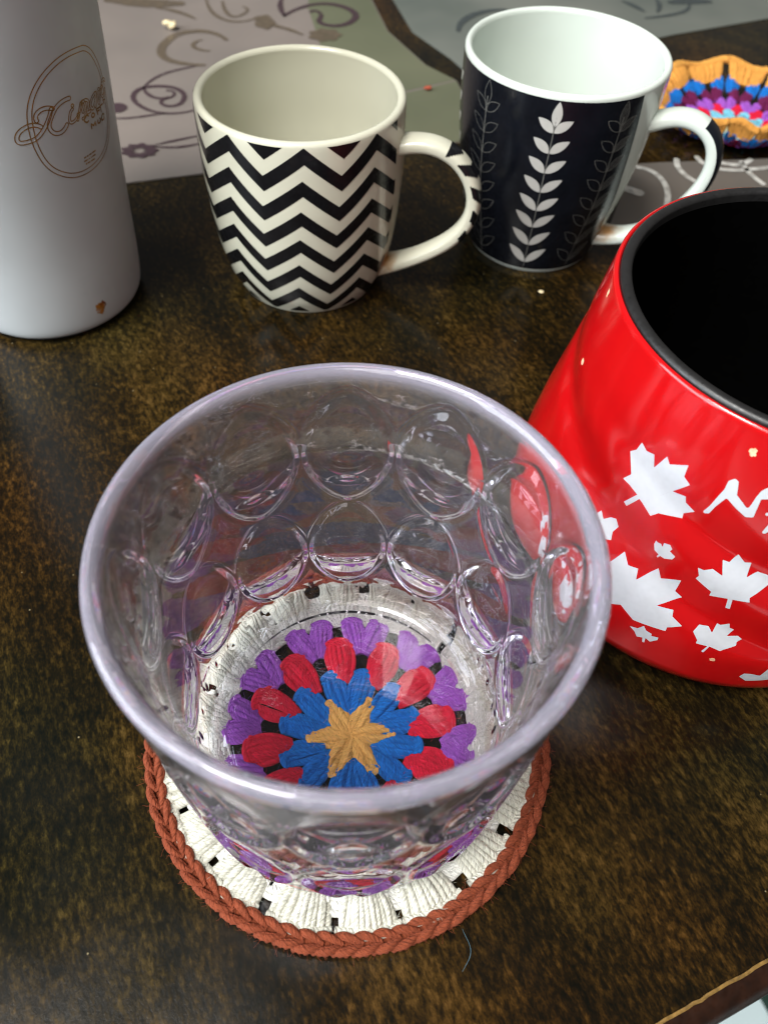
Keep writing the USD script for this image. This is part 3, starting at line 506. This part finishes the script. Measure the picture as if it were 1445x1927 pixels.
def puff(r0_, a0, r1_, a1, w, n, rad_, z0, h, kind='tear', caps=True, jit=.30):
    """A crochet cluster: n strands from one point (r0, a0) to (r1, a1), mm and degrees, swelling to half width w; h its height. Returns strands' paths."""
    P0, P1 = pol(r0_, rad(a0)), pol(r1_, rad(a1)); d = P1 - P0; L = np.hypot(*d); d = d / L; nr = np.array([-d[1], d[0]])
    t = np.linspace(0, 1, 15); out = []
    fan = {'tear': .20 + .80 * np.sin(pi * (.06 + .64 * t)), 'fan': .60 + .40 * t ** .8, 'petal': 1 - .50 * t ** 1.3}[kind]
    order = [(k + .5) / n * 2 - 1 for k in range(n)]
    for layer in (0, 1):
        for q in (order if layer else [x + 1 / n for x in order[:-1]]):
            q = q + rng.normal(0, .05)
            lift = h * (1 - .55 * q * q) * (np.sin(pi * (.10 + .82 * t)) ** .7) * (1 if layer else .55)
            lat = q * w * fan * (1 if layer == 0 else .86) + rng.normal(0, jit) * np.sin(pi * t)
            xy = P0 + np.outer(t * L * (1 - .10 * q * q), d) + np.outer(lat, nr)
            z = z0 + lift + rng.normal(0, .16)
            out.append((np.c_[xy, z] / 1000., rad_ * (.84 if layer else 1.1) * rng.uniform(.9, 1.08) * (.80 + .20 * np.sin(pi * (.05 + .9 * t))) / 1000.))
    if caps:
        for sgn in (-1, 1):
            u = np.linspace(-1, 1, 11); e = {'tear': .80, 'fan': .97, 'petal': .5}[kind]
            lat = u * w * e; back = -(u ** 2) * 1.3 - .5 + sgn * .55
            xy = P1 + np.outer(back, d) + np.outer(lat, nr)
            out.append((np.c_[xy, z0 + h * (.62 - .3 * u * u) + sgn * u * .35] / 1000., rad_ * 1.0 / 1000. * np.ones(11)))
    return out
class Crochet:
    def __init__(self, path, warp=None, ztop=None): self.path, self.warp, self.ztop, self.seeds = path, warp, ztop, {}
    def add(self, name, strands, color, hairs=16, **kw):
        ss = []
        for p, r in strands:
            if self.warp is not None: p = self.warp(p)
            ss.append(strand(p, r, seed_u=rng.random()))
            for _ in range(max(1, hairs // len(strands) + (rng.random() < .5))):
                i = rng.integers(1, len(p) - 1); self.seeds.setdefault(color, []).append((p[i], np.atleast_1d(r)[min(i, len(np.atleast_1d(r)) - 1)]))
        v, f, uv = jn(ss)
        part(self.path, name, (v, f), Y[color], smooth=True, uv=uv, **kw)
    def fuzz(self, width=.000042):
        for color, S in self.seeds.items():
            P, n = [], 6
            for p, r in S:
                d = rng.normal(0, 1, 3); d[2] = abs(d[2]); d /= np.linalg.norm(d); b = rng.normal(0, 1, 3); L = rng.uniform(.0006, .0022)
                q = p + d * r * .9; t = np.linspace(0, 1, n)[:, None]
                c = q + d * L * t + b * L * .35 * t ** 2
                if self.ztop is not None: c[:, 2] = np.minimum(c[:, 2], self.ztop(np.hypot(c[:, 0], c[:, 1])))
                P.append(c)
            cv = UsdGeom.BasisCurves.Define(stage, self.path + '/' + numbered(self.path, 'fuzz'))
            cv.CreateTypeAttr('linear'); cv.CreateCurveVertexCountsAttr([n] * len(P)); cv.CreatePointsAttr(Vt.Vec3fArray.FromNumpy(np.vstack(P).astype(np.float32)))
            cv.CreateWidthsAttr([width]); cv.SetWidthsInterpolation('constant')
            UsdShade.MaterialBindingAPI.Apply(cv.GetPrim()).Bind(Y[color]); data(cv.GetPrim(), kind='stuff')

GC = (-.0063, .0864)
coaster = thing('coaster', 'round crocheted coaster with a cream star and rust border under the clear glass', 'coaster', loc=(GC[0] + .0004, GC[1] - .0004, 0))
def off_centre(p):
    q = np.array(p); s = np.clip(1 - (np.hypot(q[:, 0], q[:, 1]) / .052) ** 2, 0, 1); q[:, 0] += .0006 * s; q[:, 1] -= .0030 * s; return q
C = Crochet(coaster, off_centre, ztop=lambda r: np.where(r > .034, np.where(r > .050, .0065, .0049), .0064))
for k in range(6):
    a = 7 + 60 * k + rng.normal(0, 1.2); S = []
    for s in (-1, 1):                                # two legs of a V stitch and the loop over them
        S += puff(1.2, a + s * 60, 11.2, a + s * 8.8, 2.0, 3, .92, 2.0, 2.6, 'petal', False)
        S += puff(.3, a + s * 50, 7.2, a + s * 21, 1.5, 2, .85, 1.8, 2.0, 'petal', False)
    S += puff(7.2, a, 12.3, a, 2.9, 3, .85, 2.0, 2.3, 'tear', True)
    C.add('star_petal', S, 'cream', 70)
    c = 36 + 60 * k + rng.normal(0, 1.5)
    for s in (-1, 1): C.add('blue_puff', puff(6.2, c + s * 7, 20.4, c + s * 15.2, 4.1, 5, .90, 1.7, 2.8), 'blue', 60)
for k in range(12):
    C.add('red_puff', puff(16.8, 12 + 30 * k, 30.3, 12.5 + 30 * k + rng.normal(0, 1.2), 5.4, 7, .90, 1.7, 2.9), 'red', 80)
    c = -3 + 30 * k + rng.normal(0, 1)
    for s in (-1, 1): C.add('purple_puff', puff(26.4, c + s * 2.0, 37.6, c + s * 7.4, 4.0, 5, .90, 1.4, 2.5), 'purple', 60)
for k in range(18):
    c = -1 + 20 * k + rng.normal(0, .8)
    C.add('white_puff', puff(36.0, c, 45.5, c, 7.0, 8, 1.05, 1.3, 2.3), 'white_lifted', 40)
    C.add('white_fan', puff(42.5, c, 54.2, c, 8.7, 11, 1.05, 1.5, 2.9, 'fan'), 'white', 110)
for r_ in (37.2, 40.0, 42.6, 45.0, 47.4):
    for k in range(9):
        a = rad(40 * k + rng.uniform(0, 10) + np.linspace(0, 38.5, 15)); S = [(np.c_[pol(r_ + dr + rng.normal(0, .15, 15), a), 1.9 + rng.normal(0, .12, 15)] / 1000., np.full(15, .00095)) for dr in (-.75, .75)]
        C.add('white_chain', S, 'white_lifted', 6)
NS = 72
for k in range(NS):
    a = rad(360 / NS * k); da = rad(360 / NS); wob = rng.normal(0, .15); S = []
    t = np.linspace(0, 1, 11)
    for q, (ra, rb) in enumerate(((57.4, 55.9), (54.2, 55.6))):
        sg = 1 if q == 0 else -1
        for y, (dr, dz) in enumerate(((-.44, 0.), (.44, 0.), (0., .42))):
            rr_ = ra + (rb - ra) * t ** 1.5 + sg * .55 * np.sin(pi * t) + wob + dr * np.sin(pi * (.12 + .80 * t))
            an = a + da * ((1.45 + rng.normal(0, .03)) * t + .04 * y)
            z = 2.9 + dz + 1.5 * np.sin(pi * (.05 + .85 * t)) + (.1 if q else 0)
            S.append((np.c_[pol(rr_, an), z] / 1000., .66 * (.72 + .28 * np.sin(pi * (.08 + .84 * t))) / 1000.))
    for q in (.05, .35, .65):
        an = a + da * (q + .14 * t); rr_ = 56.8 + .9 * np.sin(pi * t * .9) + wob
        S.append((np.c_[pol(rr_, an), .6 + 3.2 * t] / 1000., np.full(11, .00085)))
    an = a + da * 1.2 * t; S.append((np.c_[pol(55.3 + 0 * t, an), 1.9 + 0 * t] / 1000., np.full(11, .0016)))
    C.add('edge_stitch', S, 'rust', 40)
C.fuzz()

# second crochet piece, curled up, behind the black mug
DC = np.array([.189, .461])
doily = thing('crochet_doily', 'bright crocheted doily with curled orange edge on the far right of the table', 'doily', loc=(*DC, .0006))
PF = rad(-84)
def warp(p):
    p = np.asarray(p) * 1000.; r = np.hypot(p[:, 0], p[:, 1]); a = np.arctan2(p[:, 1], p[:, 0])
    k = smooth01((cos(a - PF) - .40) / .5); kap = 1 / 60. * (1 - k) + 1 / 21. * k; sc = 1 - .30 * k
    x = np.maximum(r - 13, 0) * sc; th = x * kap
    r2 = np.minimum(r, 13) + np.sin(th) / kap; z2 = (1 - np.cos(th)) / kap + 1.6 * np.sin(9 * a) * (r / 55) ** 3 
    nx, nz_ = -np.sin(th), np.cos(th); z = p[:, 2]
    r3, z3 = r2 + nx * z, z2 + nz_ * z
    return np.c_[r3 * cos(a), r3 * sin(a), np.maximum(z3, .9)] / 1000.
D = Crochet(doily, warp)
for k in range(8): D.add('centre_petal', puff(.6, 45 * k, 8.5, 45 * k, 2.6, 3, .95, 1.4, 2.4), 'pale', 4)
for k in range(12):
    a = 30 * k
    D.add('sky_puff', puff(6.5, a, 20.5, a, 4.0, 4, 1., 1.3, 2.6), 'sky', 6)
    D.add('red_puff', puff(17.5, a + 15, 26.5, a + 15, 4.8, 5, 1., 1.2, 2.6), 'red', 6)
    for s in (-1, 1):
        D.add('purple_puff', puff(22.0, a + s * 3, 32.0, a + s * 7.5, 3.2, 4, 1., 1.2, 2.6), 'purple', 5)
        D.add('maroon_puff', puff(29.5, a + 15 + s * 4, 39.5, a + 15 + s * 7.5, 3.6, 4, 1.05, 1.2, 2.6), 'maroon', 5)
        D.add('blue_puff', puff(37.0, a + s * 5, 47.5, a + s * 7.5, 4.8, 5, 1.1, 1.2, 2.8), 'blue', 5)
    D.add('orange_scallop', puff(44.0, a + 15, 57.0, a + 15, 15.2, 9, 1.75, 1.6, 3.2, 'fan'), 'orange', 8)
D.fuzz()

# ------------------------------------------------------------------ the glass
tumbler = thing('tumbler', 'clear pressed glass tumbler with oval thumbprints standing on the rust edged coaster', 'tumbler', loc=(GC[0], GC[1] + .0006, 0))
wall_z = np.linspace(.0135, .0945, 230); wall_r = .0474 + (wall_z - .0135) / .081 * .0034
foot = [(1e-5, .0067), (.020, .0067), (.0325, .0067), (.0335, .00662), (.0345, .0064), (.0355, .00595), (.0365, .0055), (.0374, .0053), (.0410, .0052), (.0424, .0053)]
cham = [(.0425 + .0049 * sin(a), .0054 + .0081 * (1 - cos(a)) ** 1.0) for a in np.linspace(.05, 1, 34) * pi / 2]
rim = [(.0510, .0960), (.0512, .0968), (.0512, .0976), (.0509, .0983), (.0503, .0988), (.0496, .0990), (.0488, .0988), (.0481, .0981), (.0477, .0975), (.0475, .0967)]
inz = np.linspace(.0955, .0215, 40); inner = [(.0414 + (z - .0215) / .074 * .0060, z) for z in inz]
fil = [(.0414 - .0075 * (1 - cos(a)) , .0215 - .0110 * sin(a)) for a in np.linspace(.06, 1, 16) * pi / 2]
gp = foot + cham + list(zip(wall_r, wall_z)) + rim + inner + fil + [(.0330, .01048), (.0320, .01045), (.020, .0104), (1e-5, .0104)]
i0, i1 = len(foot), len(foot) + len(cham) + len(wall_z)
def dimples(T, r, z):
    out = r.copy(); th, zz = T[:, i0:i1], z[:, i0:i1] * 1000.
    d = np.zeros_like(th); bd = np.zeros_like(th); c30 = (np.degrees(th) - 95. + 15.) % 30. - 15.
    for zc in (70.3, 30.6):
        rho = (np.abs(c30 / 15.15) ** 1.66 + np.abs((zz - zc) / 19.7) ** 1.66) ** (2 / 1.66); rin = (c30 / 14.0) ** 2 + ((zz - zc - .4) / 13.0) ** 2
        bead = .00046 * (np.where(zz > zc + 4, .35, 1.) if zc > 50 else 1.) * np.exp(-((np.sqrt(rho) - 1.0) * 16.5 / 1.15) ** 2)
        bd = np.maximum(bd, bead)
        d = np.maximum(d, .0010 * np.clip((1 - rho) / .27, 0, 1) + .0025 * np.clip(1 - rin, 0, 1))
    c10 = (np.degrees(th) - 90.) % 10. - 5.
    rho = (c10 / 4.4) ** 2 + ((zz - 9.4) / 4.4) ** 2
    d = np.maximum(d, .0009 * np.clip(1 - rho, 0, 1) ** 1.4)
    out[:, i0:i1] += bd - d
    return out
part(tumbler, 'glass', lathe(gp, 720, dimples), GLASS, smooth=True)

# ------------------------------------------------------------------ crumbs and lint
def crumb(name, xy, size, material, label, z=0., seed=0):
    m = trimesh.creation.icosphere(2, 1.0); v = np.array(m.vertices); g = np.random.default_rng(seed)
    v = v * (1 + .35 * np.sin(v @ g.normal(0, 2.2, (3, 1)) + g.random()) * .6 + .2 * np.sin(v @ g.normal(0, 4, (3, 1)))) * np.array([1, .7, .5]) * size
    v[:, 2] -= v[:, 2].min(); v += [xy[0] / 1000., xy[1] / 1000., z]
    top(name, (v, np.array(m.faces)), material, smooth=60, label=label, category='crumb')
crumb('crumb', (65.7, 300.7), .0011, CRUMB, 'tiny pale crumb on the bare table in front of the black mug', seed=3)
crumb('crumb', (10.1, 489.6), .0022, CRUMB_RED, 'dark red crumb on the mat between the zigzag mug and black mug', .0009, 4)
crumb('crumb', (-158.6, 551.1), .0042, CRUMB, 'yellowish crumb on the scroll mat behind the white bottle', .0013, 5)
ln = spline([(27.0, 36, .5), (28.4, 33, 1.3), (29.0, 31, .9), (28.2, 28.6, .4), (26.9, 26.5, .25)], 24) / 1000.
v, f = sweep(ln, .00007, .00007, 6)
top('lint_thread', (v, f), LINT, smooth=60, label='short dark blue thread on the table in front of the coaster', category='thread')
